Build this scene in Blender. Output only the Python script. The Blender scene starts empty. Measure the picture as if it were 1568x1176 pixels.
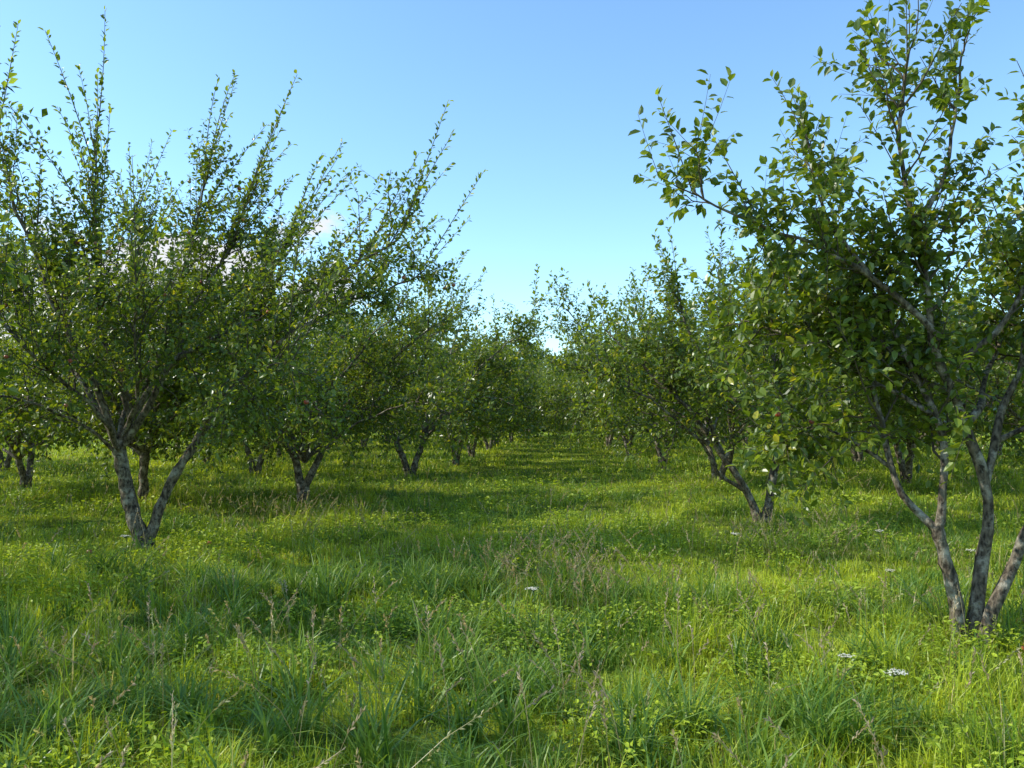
import bpy, math, numpy as np
from mathutils import Vector
rng = np.random.default_rng(7)
scene = bpy.context.scene

# ---------------------------------------------------------------- helpers
def hgt(x, y):
    x = np.asarray(x, float); y = np.asarray(y, float)
    return (0.05*np.sin(0.55*x+1.0)*np.cos(0.43*y+0.4) + 0.035*np.sin(1.3*x+0.7*y) + 0.02*np.cos(2.1*y-1.1*x)
            ) * np.exp(-((x*x+y*y)/60.0**2))

class VNoise:
    def __init__(s, seed, n=256):
        s.g = np.random.default_rng(seed).random((n, n)); s.n = n
    def __call__(s, x, y, scale):
        x = np.asarray(x)/scale+100; y = np.asarray(y)/scale+100
        xi = np.floor(x).astype(int); yi = np.floor(y).astype(int)
        fx = x-xi; fy = y-yi; fx = fx*fx*(3-2*fx); fy = fy*fy*(3-2*fy)
        n = s.n; a = s.g[xi % n, yi % n]; b = s.g[(xi+1) % n, yi % n]
        c = s.g[xi % n, (yi+1) % n]; d = s.g[(xi+1) % n, (yi+1) % n]
        return (a*(1-fx)+b*fx)*(1-fy)+(c*(1-fx)+d*fx)*fy
N1, N2, N3 = VNoise(1), VNoise(2), VNoise(3)

def nrm(v):
    return v/np.maximum(np.linalg.norm(v, axis=-1, keepdims=True), 1e-9)

class MB:
    def __init__(s):
        s.v = []; s.c = []; s.t = []; s.q = []; s.tm = []; s.qm = []; s.n = 0
    def add(s, verts, cols, tris=None, quads=None, mat=0):
        verts = verts.reshape(-1, 3)
        s.v.append(verts); s.c.append(np.broadcast_to(cols, (len(verts), 3)) if np.ndim(cols) == 1 else cols.reshape(-1, 3))
        if tris is not None and len(tris):
            s.t.append(tris.reshape(-1, 3)+s.n); s.tm.append(np.full(len(s.t[-1]), mat))
        if quads is not None and len(quads):
            s.q.append(quads.reshape(-1, 4)+s.n); s.qm.append(np.full(len(s.q[-1]), mat))
        s.n += len(verts)
    def mesh(s, name, mats, smooth_mats=(0,)):
        me = bpy.data.meshes.new(name)
        v = np.concatenate(s.v).astype(np.float32)
        c = np.concatenate(s.c).astype(np.float32)
        c = np.concatenate([c, np.ones((len(c), 1), np.float32)], 1)
        t = np.concatenate(s.t) if s.t else np.zeros((0, 3), int)
        q = np.concatenate(s.q) if s.q else np.zeros((0, 4), int)
        m = np.concatenate((s.tm if s.tm else [])+(s.qm if s.qm else [])).astype(np.int32)
        loops = np.concatenate([t.ravel(), q.ravel()]).astype(np.int32)
        ls = np.concatenate([np.arange(len(t))*3, len(t)*3+np.arange(len(q))*4]).astype(np.int32)
        me.vertices.add(len(v)); me.vertices.foreach_set("co", v.ravel())
        me.loops.add(len(loops)); me.loops.foreach_set("vertex_index", loops)
        me.polygons.add(len(ls)); me.polygons.foreach_set("loop_start", ls)
        me.polygons.foreach_set("material_index", m)
        me.polygons.foreach_set("use_smooth", np.isin(m, smooth_mats))
        a = me.attributes.new("col", 'FLOAT_COLOR', 'POINT'); a.data.foreach_set("color", c.ravel())
        for mt in mats: me.materials.append(mt)
        me.update(calc_edges=True)
        return me

def obj(name, me, loc=(0, 0, 0), rz=0.0, sc=1.0):
    o = bpy.data.objects.new(name, me); scene.collection.objects.link(o)
    o.location = loc; o.rotation_euler = (0, 0, rz)
    o.scale = (sc, sc, sc) if np.isscalar(sc) else sc
    return o

def tubes(mb, P, R, sides, col, mat=0):
    N, k, _ = P.shape
    T = np.gradient(P, axis=1); T = nrm(T)
    ch = nrm(P[:, -1]-P[:, 0])
    ref = np.where(np.abs(ch[:, 2:3]) < 0.8, np.array([[0, 0, 1.0]]), np.array([[1.0, 0, 0]]))
    ref = nrm(np.cross(ch, ref))[:, None, :]
    U = nrm(ref-T*np.sum(T*ref, -1, keepdims=True)); V = np.cross(T, U)
    a = np.arange(sides)*2*np.pi/sides
    X = P[:, :, None]+R[:, :, None, None]*(U[:, :, None]*np.cos(a)[None, None, :, None]+V[:, :, None]*np.sin(a)[None, None, :, None])
    idx = np.arange(N*k*sides).reshape(N, k, sides)
    i0 = idx[:, :-1]; i1 = idx[:, 1:]
    q = np.stack([i0, np.roll(i0, -1, 2), np.roll(i1, -1, 2), i1], -1)
    mb.add(X, np.array(col, float), quads=q, mat=mat)

LT8 = np.array([[0, 0, 0], [.36, 0, -.02], [.72, 0, -.04], [1, 0, -.14], [.32, .5, .09], [.70, .40, .04], [.32, -.5, .09], [.70, -.40, .04]])
LF3 = np.array([[0, 1, 4], [2, 3, 5], [0, 6, 1], [2, 7, 3]]); LF4 = np.array([[1, 2, 5, 4], [1, 6, 7, 2]])
LT4 = np.array([[0, 0, 0], [.5, .5, .07], [1, 0, -.08], [.5, -.5, .07]]); LF4b = np.array([[0, 2, 1], [0, 3, 2]])
def leaves(mb, P, D, Nn, L, W, col, mat=1, hi=True):
    D = nrm(D); S = nrm(np.cross(Nn, D)); U = np.cross(D, S)
    T = LT8 if hi else LT4
    X = P[:, None]+D[:, None]*(T[None, :, 0:1]*L[:, None, None])+S[:, None]*(T[None, :, 1:2]*W[:, None, None])+U[:, None]*(T[None, :, 2:3]*L[:, None, None])
    n = len(T); off = (np.arange(len(P))*n)[:, None, None]
    c = np.repeat(col[:, None], n, 1)
    if hi: mb.add(X, c, tris=LF3[None]+off, quads=LF4[None]+off, mat=mat)
    else: mb.add(X, c, tris=LF4b[None]+off, mat=mat)

def spline(pts, k):
    p = np.array(pts, float)
    if len(p) == 2: return p[0]+(p[1]-p[0])*np.linspace(0, 1, k)[:, None]
    q = np.vstack([2*p[0]-p[1], p, 2*p[-1]-p[-2]])
    d = np.r_[0, np.cumsum(np.linalg.norm(np.diff(p, axis=0), axis=1))]; d /= d[-1]
    out = []
    for t in np.linspace(0, 1, k):
        i = min(np.searchsorted(d, t, side='right')-1, len(p)-2); f = (t-d[i])/(d[i+1]-d[i])
        a, b, c, e = q[i], q[i+1], q[i+2], q[i+3]
        out.append(0.5*((2*b)+(-a+c)*f+(2*a-5*b+4*c-e)*f*f+(-a+3*b-3*c+e)*f**3))
    return np.array(out)

def samp(P, t):
    k = P.shape[1]; x = np.clip(t*(k-1), 0, k-1-1e-6); i = x.astype(int); f = (x-i)[..., None]
    r = np.arange(len(P))[:, None]
    a = P[r, i]; b = P[r, i+1]
    return a+(b-a)*f, nrm(b-a)

def rperp(r, T):
    v = r.normal(size=T.shape); v -= T*np.sum(v*T, -1, keepdims=True); return nrm(v)

# ---------------------------------------------------------------- materials
def mat_new(name):
    m = bpy.data.materials.new(name); m.use_nodes = True
    nt = m.node_tree; nt.nodes.clear(); return m, nt
def foliage_mat(name, trans_col_gain, trans, rough, spec, back_gain=None):
    m, nt = mat_new(name); n = nt.nodes; l = nt.links
    out = n.new("ShaderNodeOutputMaterial"); at = n.new("ShaderNodeAttribute"); at.attribute_name = "col"
    p = n.new("ShaderNodeBsdfPrincipled"); p.inputs["Roughness"].default_value = rough
    p.inputs["Specular IOR Level"].default_value = spec
    if back_gain:
        geo = n.new("ShaderNodeNewGeometry")
        bk = n.new("ShaderNodeVectorMath"); bk.operation = 'MULTIPLY'; bk.inputs[1].default_value = back_gain
        l.new(at.outputs["Color"], bk.inputs[0])
        mx = n.new("ShaderNodeMix"); mx.data_type = 'RGBA'
        l.new(geo.outputs["Backfacing"], mx.inputs[0]); l.new(at.outputs["Color"], mx.inputs[6]); l.new(bk.outputs[0], mx.inputs[7])
        l.new(mx.outputs[2], p.inputs["Base Color"])
    else: l.new(at.outputs["Color"], p.inputs["Base Color"])
    if trans == 0:
        l.new(p.outputs[0], out.inputs["Surface"]); return m
    tg = n.new("ShaderNodeVectorMath"); tg.operation = 'MULTIPLY'; tg.inputs[1].default_value = trans_col_gain
    l.new(at.outputs["Color"], tg.inputs[0])
    tr = n.new("ShaderNodeBsdfTranslucent"); l.new(tg.outputs[0], tr.inputs["Color"])
    ms = n.new("ShaderNodeMixShader"); ms.inputs[0].default_value = trans
    l.new(p.outputs[0], ms.inputs[1]); l.new(tr.outputs[0], ms.inputs[2]); l.new(ms.outputs[0], out.inputs["Surface"])
    return m
M_leaf = foliage_mat("apple_leaf", (2.9, 2.6, .8), 0.35, 0.36, 0.55, (1.5, 1.35, 1.8))
M_grass = foliage_mat("grass_blade", (1.45, 1.35, 0.7), 0.38, 0.42, 0.45)
M_weed = foliage_mat("weed_leaf", (1.4, 1.35, 0.7), 0.36, 0.5, 0.35)
M_far = foliage_mat("distant_foliage", (1.3, 1.3, 1.0), 0.25, 0.7, 0.2)

def bark_mat():
    m, nt = mat_new("apple_bark"); n = nt.nodes; l = nt.links
    out = n.new("ShaderNodeOutputMaterial"); p = n.new("ShaderNodeBsdfPrincipled"); p.inputs["Roughness"].default_value = 0.85
    p.inputs["Specular IOR Level"].default_value = 0.2
    tc = n.new("ShaderNodeTexCoord")
    mp = n.new("ShaderNodeMapping"); mp.inputs["Scale"].default_value = (1, 1, 0.45); l.new(tc.outputs["Object"], mp.inputs[0])
    a = n.new("ShaderNodeTexNoise"); a.inputs["Scale"].default_value = 38; a.inputs["Detail"].default_value = 6; l.new(mp.outputs[0], a.inputs["Vector"])
    r = n.new("ShaderNodeValToRGB"); r.color_ramp.elements[0].position = .36; r.color_ramp.elements[0].color = (.035, .027, .019, 1)
    r.color_ramp.elements[1].position = .70; r.color_ramp.elements[1].color = (.25, .20, .135, 1); l.new(a.outputs[0], r.inputs[0])
    b = n.new("ShaderNodeTexNoise"); b.inputs["Scale"].default_value = 9; b.inputs["Detail"].default_value = 8; b.inputs["Roughness"].default_value = .65; l.new(tc.outputs["Object"], b.inputs["Vector"])
    r2 = n.new("ShaderNodeValToRGB"); r2.color_ramp.elements[0].position = .50; r2.color_ramp.elements[0].color = (0, 0, 0, 1)
    r2.color_ramp.elements[1].position = .66; r2.color_ramp.elements[1].color = (.85, .85, .85, 1); l.new(b.outputs[0], r2.inputs[0])
    mx = n.new("ShaderNodeMix"); mx.data_type = 'RGBA'; mx.inputs[7].default_value = (.46, .42, .32, 1)
    l.new(r2.outputs[0], mx.inputs[0]); l.new(r.outputs[0], mx.inputs[6]); l.new(mx.outputs[2], p.inputs["Base Color"])
    bp = n.new("ShaderNodeBump"); bp.inputs["Strength"].default_value = 1.0; bp.inputs["Distance"].default_value = .02
    l.new(a.outputs[0], bp.inputs["Height"]); l.new(bp.outputs[0], p.inputs["Normal"])
    l.new(p.outputs[0], out.inputs["Surface"]); return m
M_bark = bark_mat()
M_twig = foliage_mat("apple_twig", (0, 0, 0), 0.0, 0.8, 0.2)
def apple_mat():
    m, nt = mat_new("apple_skin"); n = nt.nodes; l = nt.links
    out = n.new("ShaderNodeOutputMaterial"); p = n.new("ShaderNodeBsdfPrincipled"); p.inputs["Roughness"].default_value = .3
    tc = n.new("ShaderNodeTexCoord"); a = n.new("ShaderNodeTexNoise"); a.inputs["Scale"].default_value = 18; l.new(tc.outputs["Object"], a.inputs["Vector"])
    r = n.new("ShaderNodeValToRGB"); r.color_ramp.elements[0].position = .4; r.color_ramp.elements[0].color = (.36, .06, .035, 1)
    r.color_ramp.elements[1].position = .72; r.color_ramp.elements[1].color = (.44, .26, .10, 1); l.new(a.outputs[0], r.inputs[0])
    l.new(r.outputs[0], p.inputs["Base Color"]); l.new(p.outputs[0], out.inputs["Surface"]); return m
M_apple = apple_mat()

def apples(mb, P, rad, mat=2):
    nu, nv = 10, 8
    th = np.linspace(0.02, np.pi-0.02, nv); ph = np.arange(nu)*2*np.pi/nu
    TH, PH = np.meshgrid(th, ph, indexing='ij')
    rr = 1-0.25*np.exp(-(TH/0.45)**2)-0.12*np.exp(-((np.pi-TH)/0.35)**2)
    S = np.stack([rr*np.sin(TH)*np.cos(PH), rr*np.sin(TH)*np.sin(PH), 0.92*rr*np.cos(TH)], -1)
    idx = np.arange(nv*nu).reshape(nv, nu)
    q = np.stack([idx[:-1], idx[1:], np.roll(idx[1:], -1, 1), np.roll(idx[:-1], -1, 1)], -1).reshape(-1, 4)
    for p, r in zip(P, rad):
        mb.add(S*r+p, np.array([.4, .05, .03]), quads=q, mat=mat)

# ---------------------------------------------------------------- tree generator
def make_tree(name, limbs, seed, hi=True, leaf=0.072, l2step=0.17, l2len=(0.5, 1.25), n3=8, lstep=0.034, shoots=60,
              shoot_len=(0.6, 1.4), napple=0, droop=0.3, f0=0.3, tint=(1, 1, 1), rk=.85, zmin=.8, thin=None, lean=(0, 0, 0), sstep=.032, ztop_apple=9):
    r = np.random.default_rng(seed); mb = MB(); bc = (.10, .082, .055)
    K = 20; LP = []; LR = []; LW = []
    for lm in limbs:
        P = spline(lm['p'], K); L = np.linalg.norm(np.diff(P, axis=0), axis=1).sum()
        j = r.normal(size=(K, 3))*0.020*L*0.4; j[0] = 0; j = (j+np.roll(j, 1, 0))/2; j[0] = 0; P = P+j
        t = np.linspace(0, 1, K); R = (lm['r'][0]+(lm['r'][1]-lm['r'][0])*t**0.75)*rk
        R = R*(1+0.08*r.normal(size=K))
        if lm.get('flare'): R[0] *= 1.5; R[1] *= 1.15
        LP.append(P); LR.append(R); LW.append(L)
    tubes(mb, np.array(LP), np.array(LR), 10, bc)
    P2 = []; up = np.array([0, 0, 1.0])
    for lm, P, L in zip(limbs, LP, LW):
        fs = lm.get('f0', f0)
        if fs >= 1: continue
        n = max(2, int(L*(1-fs)/l2step))
        t = fs+(1-fs)*np.sort(r.random(n)**0.9); pos, tan = samp(P[None], t[None]); pos = pos[0]; tan = tan[0]
        side = rperp(r, tan)
        low = r.random(n) < lm.get('droop', droop)
        d = nrm(0.55*tan+0.9*side+np.where(low, -0.15, 0.45)[:, None]*up)
        ln = r.uniform(*l2len, n)*(1.15-0.5*t); ln = ln*lm.get('k', 1.0)
        bend = np.where(low, -0.38, 0.28)[:, None]*up
        s = np.linspace(0, 1, 7)[None, :, None]
        Q = pos[:, None]+d[:, None]*ln[:, None, None]*s+bend[:, None]*ln[:, None, None]*s*s
        w = r.normal(size=Q.shape)*0.02*ln[:, None, None]; w[:, 0] = 0; Q = Q+w
        P2.append(Q)
    P2 = np.concatenate(P2); P2[:, 1:, 2] = np.maximum(P2[:, 1:, 2], zmin+0.3*r.random((len(P2), 1)))
    if thin:
        keep = r.random(len(P2)) > np.clip((P2[:, 3, 2]-thin[0])/(thin[1]-thin[0]), 0, 1)*thin[2]; P2 = P2[keep]
    l2 = np.linalg.norm(P2[:, -1]-P2[:, 0], axis=1)
    tubes(mb, P2, (0.004+0.008*l2)[:, None]*np.linspace(1, .25, 7)[None], 5, bc, 3)
    t = r.uniform(0.10, 1, (len(P2), n3)); pos, tan = samp(P2, t)
    pos = pos.reshape(-1, 3); tan = tan.reshape(-1, 3)
    if thin:
        keep = r.random(len(pos)) > np.clip((pos[:, 2]-thin[0])/(thin[1]-thin[0]), 0, 1)*thin[2]; pos = pos[keep]; tan = tan[keep]
    n = len(pos)
    d = nrm(0.6*tan+0.85*rperp(r, tan)+r.uniform(-0.25, 0.6, n)[:, None]*up)
    ln = r.uniform(0.12, 0.52, n); s = np.linspace(0, 1, 4)[None, :, None]
    P3 = pos[:, None]+d[:, None]*ln[:, None, None]*s+up*(r.uniform(-.3, .3, n)[:, None, None]*ln[:, None, None]*s*s)
    tubes(mb, P3, 0.003*np.linspace(1, .4, 4)[None]*np.ones((n, 1)), 3, bc, 3)
    PS = []
    if shoots:
        w = np.array([L*(lm.get('sh', 1.0)) for lm, L in zip(limbs, LW)]); w /= w.sum()
        ci = r.choice(len(LP), shoots, p=w); t = r.uniform(.4, 1.0, shoots)
        live = np.array([i for i in range(len(LP)) if w[i] > 0])
        m_ = min(len(live), shoots); t[:m_] = 1.0; ci[:m_] = live[:m_]
        LPa = np.array(LP)[ci]; pos, tan = samp(LPa, t[:, None]); pos = pos[:, 0]; tan = tan[:, 0]
        hor = pos*np.array([1, 1, 0]); hor = nrm(hor)
        d = nrm(0.30*tan+0.18*hor+0.85*up+r.normal(size=tan.shape)*0.18+np.array(lean))
        ln = r.uniform(*shoot_len, shoots); s = np.linspace(0, 1, 8)[None, :, None]
        PS = pos[:, None]+d[:, None]*ln[:, None, None]*s+(hor*0.06+r.normal(size=hor.shape)*0.04)[:, None]*ln[:, None, None]*s*s
        tubes(mb, PS, (0.003+0.0035*ln)[:, None]*np.linspace(1, .3, 8)[None], 5, bc, 3)
    def put(P, ln, step, t0, upright=False, sc=1.0):
        M = np.maximum((ln*(1-t0)/step).astype(int), 2); mm = int(M.max())
        tt = t0+(1-t0)*(np.arange(mm)[None]+r.random((len(P), mm)))/M[:, None]
        ok = tt <= 1.0; pos, tan = samp(P, np.clip(tt, 0, 1)); pos = pos[ok]; tan = tan[ok]; n = len(pos)
        sd = rperp(r, tan)
        dd = nrm((0.75 if upright else 0.45)*tan+0.8*sd+(0.05 if upright else -0.12)*up+r.normal(size=(n, 3))*0.22)
        nn = nrm(up*0.8+r.normal(size=(n, 3))*0.55+tan*0.3)
        L = leaf*sc*r.uniform(.6, 1.2, n); W = L*r.uniform(.46, .62, n)
        pos = pos+dd*0.014
        b = r.random(n)[:, None]
        col = np.array([.056, .098, .013])*(1-b)+np.array([.158, .212, .022])*b
        yl = (r.random(n) < 0.04)[:, None]; col = np.where(yl, np.array([.30, .29, .035]), col)
        tip = np.clip((tt[ok][:, None]-0.7)*2, 0, 1)*(0.9 if upright else 0.3)
        col = col*(1-tip)+np.array([.20, .26, .035])*tip
        col = col*r.uniform(.72, 1.22, (n, 1))*np.array(tint)
        leaves(mb, pos, dd, nn, L, W, col, 1, hi)
    put(P3, np.linalg.norm(P3[:, -1]-P3[:, 0], axis=1), lstep, 0.05)
    put(P2, l2, lstep*1.1, 0.25)
    if shoots: put(PS, np.linalg.norm(PS[:, -1]-PS[:, 0], axis=1), sstep, 0.04, True, 1.0)
    if napple:
        cand = np.where(P3[:, 0, 2] < ztop_apple)[0]; c = r.choice(cand, napple); apples(mb, P3[c, 2]-np.array([0, 0, .05]), r.uniform(.022, .032, napple))
    return mb.mesh(name, [M_bark, M_leaf, M_apple, M_twig], (0, 2, 3))

left_limbs = [
 dict(p=[(.02,0,-.1),(-.14,0,.40),(-.30,.03,.92),(-.36,.0,1.30)], r=(.125,.095), f0=2, flare=True, sh=0),
 dict(p=[(.03,.02,-.1),(.12,.05,.38),(.34,.10,.98),(.62,.15,1.45),(1.0,.2,2.1)], r=(.09,.05), f0=.8, flare=True, sh=0),
 dict(p=[(-.36,0,1.28),(-.55,-.1,1.9),(-.95,-.3,2.9),(-1.35,-.5,4.0),(-1.65,-.6,5.0)], r=(.06,.014), f0=.2, sh=1.5),
 dict(p=[(-.35,0,1.28),(-.10,.2,2.0),(.12,.4,3.0),(.35,.5,4.1),(.5,.5,5.1)], r=(.055,.012), f0=.2, sh=1.5),
 dict(p=[(-.34,0,1.26),(.05,-.1,1.8),(.45,-.25,2.4),(1.4,-.4,2.85),(2.3,-.5,3.3),(3.0,-.5,3.7),(3.3,-.5,4.0)], r=(.06,.012), f0=.3, k=.95, sh=.7),
 dict(p=[(-.37,0,1.25),(-.75,.2,1.9),(-1.5,.5,2.5),(-2.4,.7,3.3),(-3.0,.8,4.3)], r=(.05,.014), f0=.2, sh=1.3),
 dict(p=[(-.36,0,1.28),(-.45,.5,2.0),(-.8,1.2,3.0),(-1.0,1.7,4.6)], r=(.045,.012), sh=1.3),
 dict(p=[(-.30,0,1.2),(-.4,-.6,1.8),(-.9,-1.4,2.6),(-1.4,-1.9,3.6)], r=(.045,.012)),
 dict(p=[(1.0,.2,2.1),(1.5,.4,2.6),(2.2,.6,3.1),(2.9,.8,3.4),(3.4,.9,3.7)], r=(.045,.012), f0=.0, sh=.8),
 dict(p=[(1.0,.2,2.1),(1.2,.6,2.8),(1.3,.9,3.6),(1.5,1.0,4.2)], r=(.04,.012), f0=.0),
 dict(p=[(.62,.15,1.45),(1.1,-.5,1.9),(1.7,-1.1,2.2),(2.2,-1.4,2.3)], r=(.035,.010), f0=.15, droop=.6, sh=.5),
 dict(p=[(-.2,0,1.6),(-.5,-.1,2.6),(-.6,-.2,3.8),(-.65,-.2,5.2)], r=(.045,.012), f0=.2, sh=1.5),
 dict(p=[(-.34,0,1.2),(-.7,-.3,1.6),(-1.4,-.6,1.9),(-2.2,-.8,2.0)], r=(.035,.010), f0=.2, droop=.6, sh=.3),
 dict(p=[(.3,.1,.95),(.5,.7,1.5),(.9,1.3,1.9),(1.3,1.8,2.1)], r=(.035,.010), f0=.25, droop=.6, sh=.3),
 dict(p=[(-.3,0,1.4),(.1,-.5,2.0),(.3,-1.1,2.6),(.5,-1.5,3.2)], r=(.035,.010), f0=.2, sh=.6),
 dict(p=[(-.1,.1,2.0),(.3,.2,2.8),(.8,.2,3.6),(1.3,.1,4.6)], r=(.035,.010), f0=.1, sh=1.2),
]
right_limbs = [
 dict(p=[(-.02,0,-.1),(-.10,0,.45),(-.20,0,.86)], r=(.068,.054), f0=2, flare=True, sh=0),
 dict(p=[(.02,.03,-.1),(.16,.05,.5),(.20,.05,1.1),(.03,.0,1.65),(-.2,-.1,2.25),(-.30,-.1,2.8),(-.42,-.1,3.35),(-.45,-.1,3.9),(-.38,-.1,4.4)], r=(.066,.011), f0=.42, flare=True, droop=.15),
 dict(p=[(.06,-.03,-.08),(.25,-.05,.55),(.46,-.1,.98),(.8,-.1,1.6),(1.1,-.1,2.4),(1.5,0,3.3)], r=(.060,.014), f0=.45, flare=True),
 dict(p=[(-.20,0,.84),(-.14,.02,1.15),(-.14,.05,1.6),(-.35,.1,2.1),(-.5,.2,2.7)], r=(.042,.014), f0=.25),
 dict(p=[(-.20,0,.84),(-.42,.1,1.12),(-.5,.2,1.6),(-.62,.3,2.3),(-.8,.3,3.0)], r=(.036,.012), f0=.3),
 dict(p=[(-.2,-.1,2.25),(-.7,-.1,2.7),(-1.15,-.1,2.95),(-1.65,-.1,3.12),(-2.0,-.1,3.35)], r=(.032,.008), f0=.08, k=.62, droop=.25, sh=.9),
 dict(p=[(.19,.05,1.2),(.32,.1,1.6),(.6,.2,2.3),(.8,.3,3.1),(.95,.3,3.9)], r=(.042,.012), f0=.3),
 dict(p=[(-.36,-.1,3.05),(-.18,-.1,3.4),(-.05,-.1,3.9),(.02,-.1,4.4)], r=(.022,.008), f0=.1, k=.6),
 dict(p=[(.0,0,1.75),(-.3,.5,2.2),(-.7,1.0,2.7),(-1.0,1.3,3.1)], r=(.032,.010), f0=.15, k=.8),
 dict(p=[(-.45,.2,1.3),(-.8,.3,1.55),(-1.0,.4,1.6),(-1.15,.4,1.4)], r=(.022,.007), f0=.1, k=.55, droop=.6, sh=.2),
 dict(p=[(.05,0,1.65),(.5,.5,2.1),(1.0,.9,2.8),(1.4,1.1,3.6)], r=(.034,.010), f0=.15, k=.8),
 dict(p=[(-.1,-.05,2.0),(.3,-.2,2.5),(.6,-.3,3.1),(.8,-.3,3.7)], r=(.028,.010), f0=.15, k=.7),
 dict(p=[(-.7,-.1,2.7),(-.95,.0,3.1),(-1.05,0,3.4),(-1.1,0,3.7)], r=(.02,.008), f0=.1, k=.5),
 dict(p=[(-.2,.05,1.7),(-.6,.3,2.0),(-1.0,.6,2.3),(-1.4,.8,2.5)], r=(.026,.008), f0=.15, k=.7, sh=.4),
 dict(p=[(.3,.1,1.5),(.7,.0,1.7),(1.1,.0,1.9),(1.6,.0,2.0)], r=(.026,.008), f0=.15, k=.7, sh=.4, droop=.5),
]
def auto_limbs(seed, n=7, rad=2.9, top=4.4, low=3):
    r = np.random.default_rng(seed); L = []
    a0 = r.random()*6.28; st = []
    for i in range(2):
        a = a0+i*np.pi+r.uniform(-.4, .4); w = .22+.15*r.random()
        q = (w*math.cos(a), w*math.sin(a), .75+.25*r.random())
        L.append(dict(p=[(.02*math.cos(a), .02*math.sin(a), -.1), (q[0]*.4, q[1]*.4, .35), q], r=(.11, .08), f0=2, flare=True, sh=0)); st.append(q)
    for i in range(n):
        a = a0+2*np.pi*i/n+r.uniform(-.3, .3); q = st[int(np.argmax([math.cos(a)*s[0]+math.sin(a)*s[1] for s in st]))]
        R = rad*r.uniform(.55, 1.0); H = top*r.uniform(.75, 1.0) if i % 2 else top*r.uniform(.55, .8)
        p = [q]
        for f, g in ((.25, .35), (.6, .65), (.85, .88), (1, 1)):
            p.append((q[0]+(math.cos(a)*R-q[0])*f+r.normal()*.08, q[1]+(math.sin(a)*R-q[1])*f+r.normal()*.08, q[2]+(H-q[2])*g))
        L.append(dict(p=p, r=(.055, .012), f0=.18))
    for i in range(low):
        a = a0+1+2*np.pi*i/low+r.uniform(-.5, .5); q = st[i % 2]; R = rad*r.uniform(.8, 1.05)
        p = [q, (math.cos(a)*R*.4, math.sin(a)*R*.4, 1.6), (math.cos(a)*R*.75, math.sin(a)*R*.75, 1.95), (math.cos(a)*R, math.sin(a)*R, 1.75)]
        L.append(dict(p=p, r=(.04, .010), f0=.25, droop=.6, sh=.4))
    return L

def tree_at(name, me, x, y, rz=0, sc=1.0):
    return obj(name, me, (x, y, float(hgt(x, y))), rz, sc)

me_left = make_tree("apple_tree_mesh_a", left_limbs, 14, True, leaf=.074, l2step=.115, n3=11, lstep=.032, shoots=240, shoot_len=(.6, 1.75), napple=60, zmin=1.15,
                    thin=(3.3, 5.0, .55), lean=(.12, 0, 0), sstep=.032)
tree_at("apple_tree", me_left, -4.6, 10.7)
me_right = make_tree("apple_tree_mesh_b", right_limbs, 5, True, leaf=.086, l2step=.088, l2len=(.4, .95), n3=8, lstep=.033, shoots=100, shoot_len=(.35, .9), napple=7,
                     thin=(2.3, 3.8, .55), lean=(-.04, 0, 0), sstep=.03, ztop_apple=2.2)
tree_at("apple_tree", me_right, 3.32, 6.25)

mid_limbs = [
 dict(p=[(.0,0,-.1),(.12,0,.4),(.28,0,1.1),(.28,.0,1.9),(.2,0,2.8),(.1,0,3.7)], r=(.10,.014), f0=.38, flare=True),
 dict(p=[(-.02,0,-.1),(-.25,0,.45),(-.65,0,1.1),(-1.1,0,1.7),(-1.8,.1,2.4),(-2.4,.2,3.1)], r=(.085,.014), f0=.36, flare=True),
 dict(p=[(-.3,0,.5),(-.75,-.2,.8),(-1.0,-.4,1.2),(-1.7,-.7,1.8),(-2.4,-.8,2.2)], r=(.04,.012), f0=.4, droop=.6),
 dict(p=[(.28,0,1.1),(.8,.2,1.7),(1.5,.4,2.4),(2.1,.5,3.1)], r=(.05,.012), f0=.2),
 dict(p=[(.2,0,.9),(.6,-.6,1.5),(1.0,-1.2,2.1),(1.3,-1.6,2.7)], r=(.045,.012), f0=.2),
 dict(p=[(-.5,0,.9),(-.6,-.6,1.6),(-.8,-1.2,2.2),(-1.0,-1.5,2.9)], r=(.045,.012), f0=.2),
 dict(p=[(-.6,0,1.05),(-.8,.6,1.8),(-1.1,1.2,2.7),(-1.2,1.5,3.5)], r=(.045,.012), f0=.2),
 dict(p=[(.28,0,1.4),(.4,.7,2.1),(.6,1.2,2.9),(.7,1.5,3.7)], r=(.045,.012), f0=.2),
 dict(p=[(-.7,0,1.2),(-.9,0,2.0),(-1.1,0,2.9),(-1.3,0,3.7)], r=(.045,.012), f0=.15),
 dict(p=[(-.9,0,1.4),(-1.5,.5,1.9),(-2.2,.9,2.3),(-2.8,1.1,2.4)], r=(.035,.010), f0=.15, droop=.6),
]
me_mid = make_tree("apple_tree_mesh_c", mid_limbs, 21, True, leaf=.086, l2step=.12, n3=11, lstep=.038, shoots=65, shoot_len=(.5, 1.2), thin=(3.0, 4.2, .5))
tree_at("apple_tree", me_mid, 3.93, 13.4)
l2_limbs = [
 dict(p=[(0,0,-.1),(-.1,0,.45),(-.35,0,1.2),(-.75,0,2.0),(-1.4,0,2.9),(-1.9,0,3.7)], r=(.12,.014), f0=.36, flare=True),
 dict(p=[(0.02,0,-.1),(.1,0,.35),(.36,0,1.1),(.8,0,1.9),(1.7,0,2.8),(2.7,0,3.6)], r=(.10,.014), f0=.36, flare=True),
]+auto_limbs(77, 9, 3.7, 4.7, 5)[2:]
me_l2 = make_tree("apple_tree_mesh_d", l2_limbs, 22, False, leaf=.100, l2step=.13, n3=10, lstep=.040, shoots=90, shoot_len=(.6, 1.6), thin=(3.4, 5, .5), sstep=.036)
tree_at("apple_tree", me_l2, -4.05, 16.6)
gen = []
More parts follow.
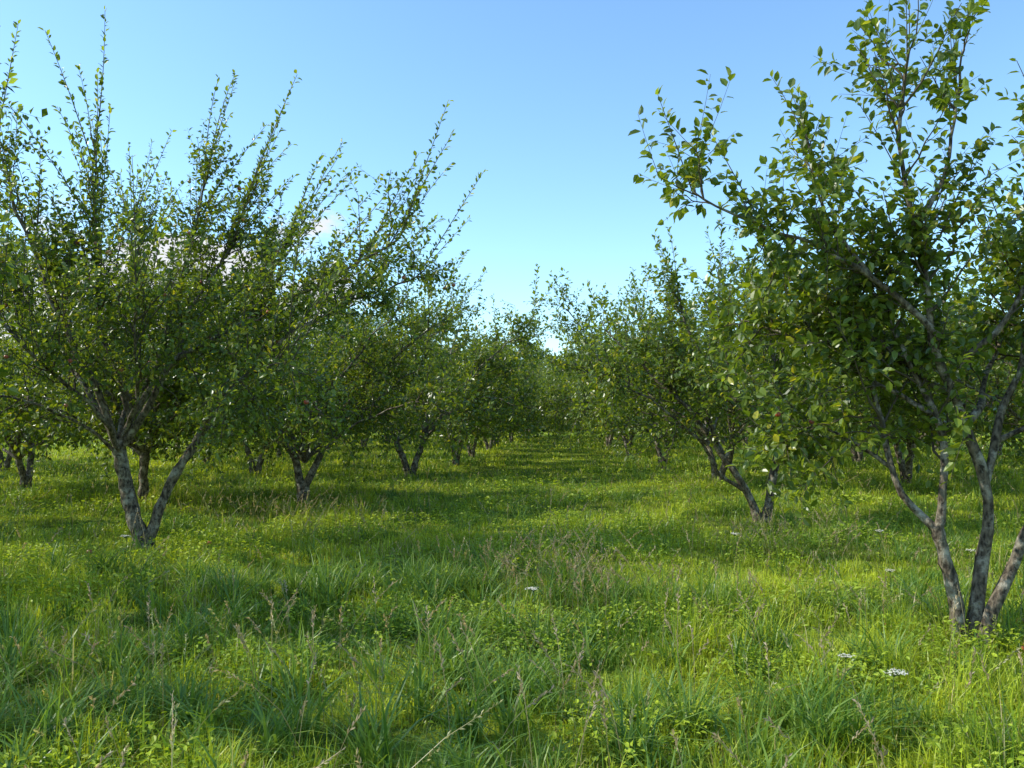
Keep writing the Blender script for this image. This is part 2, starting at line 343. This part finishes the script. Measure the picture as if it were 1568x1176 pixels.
for i in range(4):
    gen.append(make_tree("apple_tree_mesh_g%d" % i, auto_limbs(100+i*7, 9, 3.6, 4.7, 6), 300+i, False, leaf=.120, l2step=.15, n3=9, lstep=.048,
                         shoots=75, shoot_len=(.5, 1.4), thin=(3.6, 5, .4), sstep=.04))
R = np.random.default_rng(55)
spots = [(-11.3, 19.8), (-7.1, 16.4), (-7.4, 24.5), (-2.9, 24.2), (-2.0, 30.2), (-12.3, 12.5), (-7.2, 5.8), (5.0, 20.6), (4.9, 27.5),
         (11.6, 25), (10.4, 15.5), (9.5, 20.5), (10.8, 9.0), (-15.5, 26), (-10.8, 30)]
for k in range(7):
    y = 36+k*6.6
    for bx in (-19, -11.8, -4.1+.05*k, 2.5, 10.6, 18.5):
        spots.append((bx+.066*y+R.uniform(-.5, .5), y+R.uniform(-1, 1)))
spots += [(18.5, 22), (19.3, 29), (-20, 20), (-22, 30), (12.6, 31)]
for i, (x, y) in enumerate(spots):
    tree_at("apple_tree", gen[i % 4], x, y, R.random()*6.28, (R.uniform(.92, 1.12)+(.10 if y > 23 else 0)) if y > 8 else (.88, .88, 1.12))

# ---------------------------------------------------------------- distant tree line
mb = MB(); r = np.random.default_rng(9)
nb = 460
cx = np.linspace(-160, 160, nb)+r.normal(size=nb)*2; cy = 108+r.uniform(0, 30, nb)+np.abs(cx)*0.05
hh = 7+6*N1(cx, cy, 22)+2*r.random(nb); hh[::4] = 3; cy[::4] = 100; rad = r.uniform(2.5, 5, nb)
for i in range(nb):
    n = 420; d = nrm(r.normal(size=(n, 3))); q = d*(r.random((n, 1))**.25)
    q = q*np.array([rad[i], rad[i], hh[i]*.5])*(1+.18*np.sin(5*d[:, :1]+i)*np.cos(4*d[:, 2:3]))+np.array([cx[i], cy[i], hh[i]*.5+.1])
    L = r.uniform(.5, 1.0, n); b = r.random((n, 1))
    col = (np.array([.10, .135, .045])*(1-b)+np.array([.15, .20, .065])*b)*r.uniform(.8, 1.15)  # paler, bluer greens: distance haze is put into the leaf colour
    leaves(mb, q, r.normal(size=(n, 3)), d+np.array([0, 0, .6])+r.normal(size=(n, 3))*.4, L, L*.8, col, 0, False)
obj("distant_tree_line", mb.mesh("distant_tree_line", [M_far], ()))

# ---------------------------------------------------------------- ground
u = np.linspace(-1, 1, 261); gx = np.sign(u)*(np.abs(u)**3)*600+u*20; gy = gx+8
X, Y = np.meshgrid(gx, gy, indexing='ij'); Z = hgt(X, Y)
idx = np.arange(X.size).reshape(X.shape)
q = np.stack([idx[:-1, :-1], idx[1:, :-1], idx[1:, 1:], idx[:-1, 1:]], -1)
m, nt = mat_new("meadow_soil"); n = nt.nodes; l = nt.links
out = n.new("ShaderNodeOutputMaterial"); p = n.new("ShaderNodeBsdfPrincipled"); p.inputs["Roughness"].default_value = .95; p.inputs["Specular IOR Level"].default_value = .1
tc = n.new("ShaderNodeTexCoord"); a = n.new("ShaderNodeTexNoise"); a.inputs["Scale"].default_value = 1.6; a.inputs["Detail"].default_value = 10; l.new(tc.outputs["Object"], a.inputs["Vector"])
rr = n.new("ShaderNodeValToRGB"); e = rr.color_ramp.elements; e[0].position = .3; e[0].color = (.08, .11, .012, 1); e[1].position = .7; e[1].color = (.25, .31, .03, 1)
l.new(a.outputs[0], rr.inputs[0]); l.new(rr.outputs[0], p.inputs["Base Color"])
a2 = n.new("ShaderNodeTexNoise"); a2.inputs["Scale"].default_value = 30; a2.inputs["Detail"].default_value = 6; l.new(tc.outputs["Object"], a2.inputs["Vector"])
bp = n.new("ShaderNodeBump"); bp.inputs["Distance"].default_value = .05; l.new(a2.outputs[0], bp.inputs["Height"]); l.new(bp.outputs[0], p.inputs["Normal"])
l.new(p.outputs[0], out.inputs["Surface"])
mb = MB(); mb.add(np.stack([X, Y, Z], -1), np.array([.1, .15, .03]), quads=q, mat=0)
obj("meadow_ground", mb.mesh("meadow_ground", [m]))

# ---------------------------------------------------------------- grass
def blades(mb, x, y, h, w, bend, col, segs, r, mat=0, z0=-.01, az=None):
    n = len(x); t = np.linspace(0, 1, segs+1)
    a = r.random(n)*2*np.pi if az is None else az
    d = np.stack([np.cos(a), np.sin(a)], 1); tw = a+np.pi/2+r.normal(size=n)*.6
    s = np.stack([np.cos(tw), np.sin(tw)], 1)
    T = t[None]; hz = h[:, None]*(T-.38*np.clip(bend, 0, 1.6)[:, None]*T**2.2); ho = h[:, None]*bend[:, None]*.75*T**1.9
    wd = w[:, None]*(1-T**1.8)*.5*(0.75+.5*np.sin(np.pi*np.clip(T*1.2, 0, 1)))
    c = np.stack([x[:, None]+d[:, :1]*ho, y[:, None]+d[:, 1:]*ho, hgt(x, y)[:, None]+z0+hz], -1)
    S = np.stack([s[:, 0], s[:, 1], np.zeros(n)], 1)[:, None]
    A = c-S*wd[..., None]; B = c+S*wd[..., None]
    V = np.concatenate([np.stack([A[:, :-1], B[:, :-1]], 2).reshape(n, -1, 3), c[:, -1:]], 1); nv = 2*segs+1
    off = (np.arange(n)*nv)[:, None, None]
    q = np.array([[2*i, 2*i+1, 2*i+3, 2*i+2] for i in range(segs-1)]); tt = np.array([[2*segs-2, 2*segs-1, 2*segs]])
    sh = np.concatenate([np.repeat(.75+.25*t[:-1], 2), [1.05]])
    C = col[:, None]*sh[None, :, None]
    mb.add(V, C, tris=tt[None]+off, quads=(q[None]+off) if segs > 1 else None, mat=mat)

def region(r, d0, d1, dens, slope=.66, mg=2.0):
    ymax = d1; W = slope*d1+mg; n = int(dens*(d1-d0)*2*W)
    x = r.uniform(-W, W, n); y = r.uniform(d0, d1, n); ok = np.abs(x) < slope*y+mg
    return x[ok], y[ok]
def gcol(x, y, r):
    n = len(x); a = N1(x, y, 2.2)*.4+N2(x, y, .6)*.6; b = N3(x, y, 1.3)
    c1 = np.array([.140, .260, .022]); c2 = np.array([.560, .640, .045]); c3 = np.array([.62, .52, .24])
    k = np.clip((a-.30)*2.6+r.normal(size=n)*.18, 0, 1)[:, None]
    c = c1*(1-k)+c2*k
    dry = (r.random(n) < .05+.16*np.clip((b-.6)*3, 0, 1))[:, None]
    return np.where(dry, c3*r.uniform(.7, 1.2, (n, 1)), c)*r.uniform(.65, 1.25, (n, 1))
mb = MB(); r = np.random.default_rng(3)
for d0, d1, dens, w, hs, sg in ((2.0, 6.5, 1900, .0070, .85, 3), (6.5, 12, 1150, .0092, .85, 3), (12, 22, 430, .014, .85, 2), (22, 45, 100, .03, .9, 2), (45, 95, 14, .09, 1.0, 2)):
    x, y = region(r, d0, d1, dens)
    hm = .05+.20*N2(x, y, .8)**2.2+.50*N3(x, y, .22)**2.8*N1(x, y, 1.6)
    alley = np.exp(-((x-(-.6+.066*y))/2.0)**2)*np.clip((y-7)/4, 0, 1); hm *= 1-.4*alley
    h = hm*hs*r.uniform(.5, 1.4, len(x)); c = gcol(x, y, r); c = c*(1+.06*alley[:, None])
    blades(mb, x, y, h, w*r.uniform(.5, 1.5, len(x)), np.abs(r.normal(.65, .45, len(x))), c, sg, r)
tx = []; ty = []; th = []
def tuft(cx, cy, n, rad, h):
    tx.append(cx+r.normal(size=n)*rad); ty.append(cy+r.normal(size=n)*rad); th.append(np.full(n, h))
for cx, cy, R0, k in ((-1.9, 7.6, .5, 15), (-1.1, 8.1, .4, 12), (.6, 8.0, .55, 13), (1.3, 7.2, .4, 9), (-3.6, 8.6, .4, 5), (-2.3, 5.6, .5, 8), (.1, 5.3, .6, 10), (1.2, 4.7, .5, 8), (2.9, 7.0, .4, 6), (-.2, 6.6, .4, 6), (2.0, 5.9, .5, 7), (-1.0, 4.4, .6, 8), (-2.2, 4.2, .4, 6), (.3, 4.2, .5, 6)):
    for j in range(k): tuft(cx+r.normal()*R0, cy+r.normal()*R0*.6, 50, .05, r.uniform(.34, .62))
for j in range(700):
    d = r.uniform(3, 24); tuft(r.uniform(-.62, .62)*d, d, 30, .045+.003*d, r.uniform(.20, .44))
x = np.concatenate(tx); y = np.concatenate(ty); h = np.concatenate(th)*r.uniform(.5, 1.15, len(x)); n0 = len(x)
b = r.random((n0, 1)); c = (np.array([.09, .20, .027])*(1-b)+np.array([.28, .41, .055])*b)
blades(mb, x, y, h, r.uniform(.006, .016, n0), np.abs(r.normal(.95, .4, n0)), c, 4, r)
obj("grass", mb.mesh("grass", [M_grass], ()))

# ---------------------------------------------------------------- low broadleaf weeds
mb = MB()
for d0, d1, dens, L0 in ((2.0, 7, 1600, .034), (7, 14, 700, .048), (14, 26, 110, .08)):
    x, y = region(r, d0, d1, dens); msk = N2(x, y, .75)*.6+N3(x, y, .3)*.4; ok = r.random(len(x)) < np.clip((msk-.46)*5, .04, .85)
    x = x[ok]; y = y[ok]; n0 = len(x); z = hgt(x, y)+(.03+.22*r.random(n0)*np.clip(msk[ok]+.2, 0, 1))
    a = r.random(n0)*6.28; D = np.stack([np.cos(a), np.sin(a), r.uniform(-.4, .7, n0)], 1); NN = np.stack([r.normal(size=n0)*.5-.2, r.normal(size=n0)*.5, np.ones(n0)], 1)
    L = L0*r.uniform(.4, 1.4, n0); b = N1(x, y, .9)[:, None]*.7+.3*r.random((n0, 1))
    col = (np.array([.16, .28, .02])*(1-b)+np.array([.50, .58, .035])*b)*r.uniform(.8, 1.15, (n0, 1))
    leaves(mb, np.stack([x, y, z], 1), D, NN, L, L*.5, col, 0, d1 < 8)
obj("broadleaf_weeds", mb.mesh("broadleaf_weeds", [M_weed], ()))

# ---------------------------------------------------------------- dry seed stalks
mb = MB(); sx = []; sy = []
for cx, cy, n0, s in ((.15, 8.6, 110, .5), (.7, 7.6, 80, .5), (-4.0, 13.5, 80, .8), (-2.9, 12.4, 60, .8), (3.3, 10.4, 90, .6), (-1.2, 5.0, 30, .7), (.9, 4.8, 30, .7), (-2.3, 4.6, 20, .5), (2.6, 6.4, 30, .8), (0, 11, 30, 2.5), (2, 16, 50, 3), (-3, 19, 50, 3), (0, 4.2, 30, 1.2)):
    sx.append(cx+r.normal(size=n0)*s); sy.append(cy+r.normal(size=n0)*s*.6)
d = r.uniform(3, 20, 350); sx.append(r.uniform(-.62, .62, 350)*d); sy.append(d)
x = np.concatenate(sx); y = np.concatenate(sy); n0 = len(x); h = r.uniform(.28, .66, n0)
s = np.linspace(0, 1, 5)[None, :, None]; ln = np.concatenate([r.normal(size=(n0, 2))*.30, -.1*np.ones((n0, 1))], 1)
P = np.stack([x, y, hgt(x, y)], 1)[:, None]+(np.array([0, 0, 1.0])*h[:, None])[:, None]*s+ln[:, None]*h[:, None, None]*s**2
bc = r.random(n0)
for lo, hi_, cc in ((0, .5, (.46, .38, .19)), (.5, .8, (.36, .33, .12)), (.8, 1.01, (.24, .34, .08))):
    k = (bc >= lo) & (bc < hi_); tubes(mb, P[k], np.linspace(.0022, .0013, 5)[None]*np.ones((k.sum(), 1)), 3, cc)
M = 16; t = np.tile(np.linspace(.74, 1, M)[None], (n0, 1)); pos, tan = samp(P, t); pos = pos.reshape(-1, 3); tan = tan.reshape(-1, 3)
L = np.full(len(pos), .022)*r.uniform(.6, 1.6, len(pos)); cc = np.repeat(np.where(bc[:, None] < .7, np.array([.46, .36, .23]), np.array([.40, .38, .17])), M, 0)*r.uniform(.6, 1.3, (len(pos), 1))
leaves(mb, pos, tan+.6*rperp(r, tan), r.normal(size=pos.shape), L, L*.35, cc, 0, False)
obj("dry_grass_stalks", mb.mesh("dry_grass_stalks", [M_grass], ()))

# ---------------------------------------------------------------- white umbel wildflowers
mw, nt = mat_new("white_petal"); n = nt.nodes
o_ = n.new("ShaderNodeOutputMaterial"); p = n.new("ShaderNodeBsdfPrincipled"); p.inputs["Base Color"].default_value = (.72, .68, .54, 1); p.inputs["Roughness"].default_value = .8
nt.links.new(p.outputs[0], o_.inputs["Surface"])
def flower(seed):
    r = np.random.default_rng(seed); mb = MB(); H = r.uniform(.36, .48)
    st = spline([(0, 0, 0), (.02, .01, H*.5), (.01, .0, H)], 5); tubes(mb, st[None], np.full((1, 5), .002), 4, (.10, .16, .04), 0)
    n = 26; a = np.arange(n)*2.4; rr = .046*np.sqrt(np.arange(n)/n)*r.uniform(.7, 1.1, n)
    tip = np.stack([rr*np.cos(a), rr*np.sin(a), H+.028-rr*.15+r.normal(size=n)*.003], 1)
    P = st[-1][None, None]+(tip-st[-1])[:, None]*np.linspace(0, 1, 3)[None, :, None]
    tubes(mb, P, np.full((n, 3), .0008), 3, (.12, .18, .05), 0)
    c = np.repeat(tip, 6, 0)+r.normal(size=(n*6, 3))*np.array([.004, .004, .0015]); d = nrm(r.normal(size=(n*6, 3))*np.array([1, 1, .3]))
    leaves(mb, c, d, np.tile([[0, 0, 1.0]], (n*6, 1)), np.full(n*6, .009), np.full(n*6, .008), np.full((n*6, 3), .7), 1, False)
    k = 14; z = r.uniform(.05, H*.8, k); aa = r.random(k)*6.28
    leaves(mb, np.stack([0*z, 0*z, z], 1), np.stack([np.cos(aa), np.sin(aa), .5+0*aa], 1), np.tile([[0, 0, 1.0]], (k, 1)), r.uniform(.03, .07, k), r.uniform(.01, .02, k), np.tile([[.09, .16, .03]], (k, 1)), 0, True)
    return mb.mesh("white_umbel_mesh", [M_weed, mw], ())
fl = [flower(s) for s in range(3)]
for i, (x, y) in enumerate([(.15, 6.3), (1.85, 4.75), (1.88, 4.2), (3.1, 7.0), (5.2, 11.0), (-3.9, 8.6), (2.3, 8.8), (4.0, 9.3), (4.3, 8.0)]):
    obj("white_wildflower", fl[i % 3], (x, y, float(hgt(x, y))), i*1.3, r.uniform(.85, 1.1))
mb = MB(); ax = np.array([3.6, 2.9, 3.0, 4.1, -4.2, -3.9, -5.0]); ay = np.array([6.0, 6.6, 5.8, 6.9, 10.2, 11.0, 10.1])
apples(mb, np.stack([ax, ay, hgt(ax, ay)+.06], 1), np.full(7, .034), 0)
obj("fallen_apples", mb.mesh("fallen_apples", [M_apple]))

# ---------------------------------------------------------------- light, sky, camera
el = math.radians(40); az = math.radians(0)
sv = Vector((-math.cos(el)*math.cos(az), math.cos(el)*math.sin(az), math.sin(el)))
ld = bpy.data.lights.new("sun", 'SUN'); ld.energy = 5.0; ld.angle = math.radians(.5); ld.color = (1, .96, .85)
so = bpy.data.objects.new("sun", ld); so.rotation_euler = sv.to_track_quat('Z', 'Y').to_euler(); scene.collection.objects.link(so)
w = bpy.data.worlds.new("World"); scene.world = w; w.use_nodes = True; nt = w.node_tree; n = nt.nodes; l = nt.links; n.clear()
out = n.new("ShaderNodeOutputWorld"); bg = n.new("ShaderNodeBackground"); bg.inputs[1].default_value = .15
sky = n.new("ShaderNodeTexSky"); sky.sky_type = 'NISHITA'; sky.sun_disc = False; sky.sun_elevation = el; sky.sun_rotation = math.radians(-90)
sky.air_density = 1.0; sky.dust_density = .3; sky.ozone_density = 2.0
tint = n.new("ShaderNodeVectorMath"); tint.operation = 'MULTIPLY'; tint.inputs[1].default_value = (1.52, 1.86, 1.98); l.new(sky.outputs[0], tint.inputs[0])
tc = n.new("ShaderNodeTexCoord"); mp = n.new("ShaderNodeMapping"); mp.inputs["Scale"].default_value = (1, 1, 2.0); l.new(tc.outputs["Generated"], mp.inputs[0])
nz = n.new("ShaderNodeTexNoise"); nz.inputs["Scale"].default_value = 9; nz.inputs["Detail"].default_value = 8; nz.inputs["Roughness"].default_value = .6; l.new(mp.outputs[0], nz.inputs["Vector"])
sx_ = n.new("ShaderNodeSeparateXYZ"); l.new(tc.outputs["Generated"], sx_.inputs[0])
m1 = n.new("ShaderNodeMapRange"); m1.inputs[1].default_value = .28; m1.inputs[2].default_value = .18; m1.inputs[3].default_value = -.2; m1.inputs[4].default_value = .22; l.new(sx_.outputs[2], m1.inputs[0])
m3 = n.new("ShaderNodeMapRange"); m3.inputs[1].default_value = -.22; m3.inputs[2].default_value = -.10; m3.inputs[3].default_value = 0; m3.inputs[4].default_value = -.3; l.new(sx_.outputs[0], m3.inputs[0])
ad0 = n.new("ShaderNodeMath"); ad0.operation = 'ADD'; l.new(m1.outputs[0], ad0.inputs[0]); l.new(m3.outputs[0], ad0.inputs[1])
ad = n.new("ShaderNodeMath"); ad.operation = 'ADD'; l.new(nz.outputs[0], ad.inputs[0]); l.new(ad0.outputs[0], ad.inputs[1])
m2 = n.new("ShaderNodeMapRange"); m2.interpolation_type = 'SMOOTHSTEP'; m2.inputs[1].default_value = .58; m2.inputs[2].default_value = .70; l.new(ad.outputs[0], m2.inputs[0])
mx = n.new("ShaderNodeMix"); mx.data_type = 'RGBA'; mx.inputs[7].default_value = (6.1, 6.3, 6.6, 1)
l.new(m2.outputs[0], mx.inputs[0]); l.new(tint.outputs[0], mx.inputs[6]); l.new(mx.outputs[2], bg.inputs[0]); l.new(bg.outputs[0], out.inputs[0])

cd = bpy.data.cameras.new("camera"); cd.sensor_width = 36; cd.lens = 29.8; cd.clip_end = 3000
co = bpy.data.objects.new("camera", cd); co.location = (0, 0, 1.6+float(hgt(0, 0))); co.rotation_euler = (math.radians(92.3), 0, 0)
scene.collection.objects.link(co); scene.camera = co
scene.view_settings.view_transform = 'Standard'; scene.view_settings.look = 'None'; scene.view_settings.exposure = 0
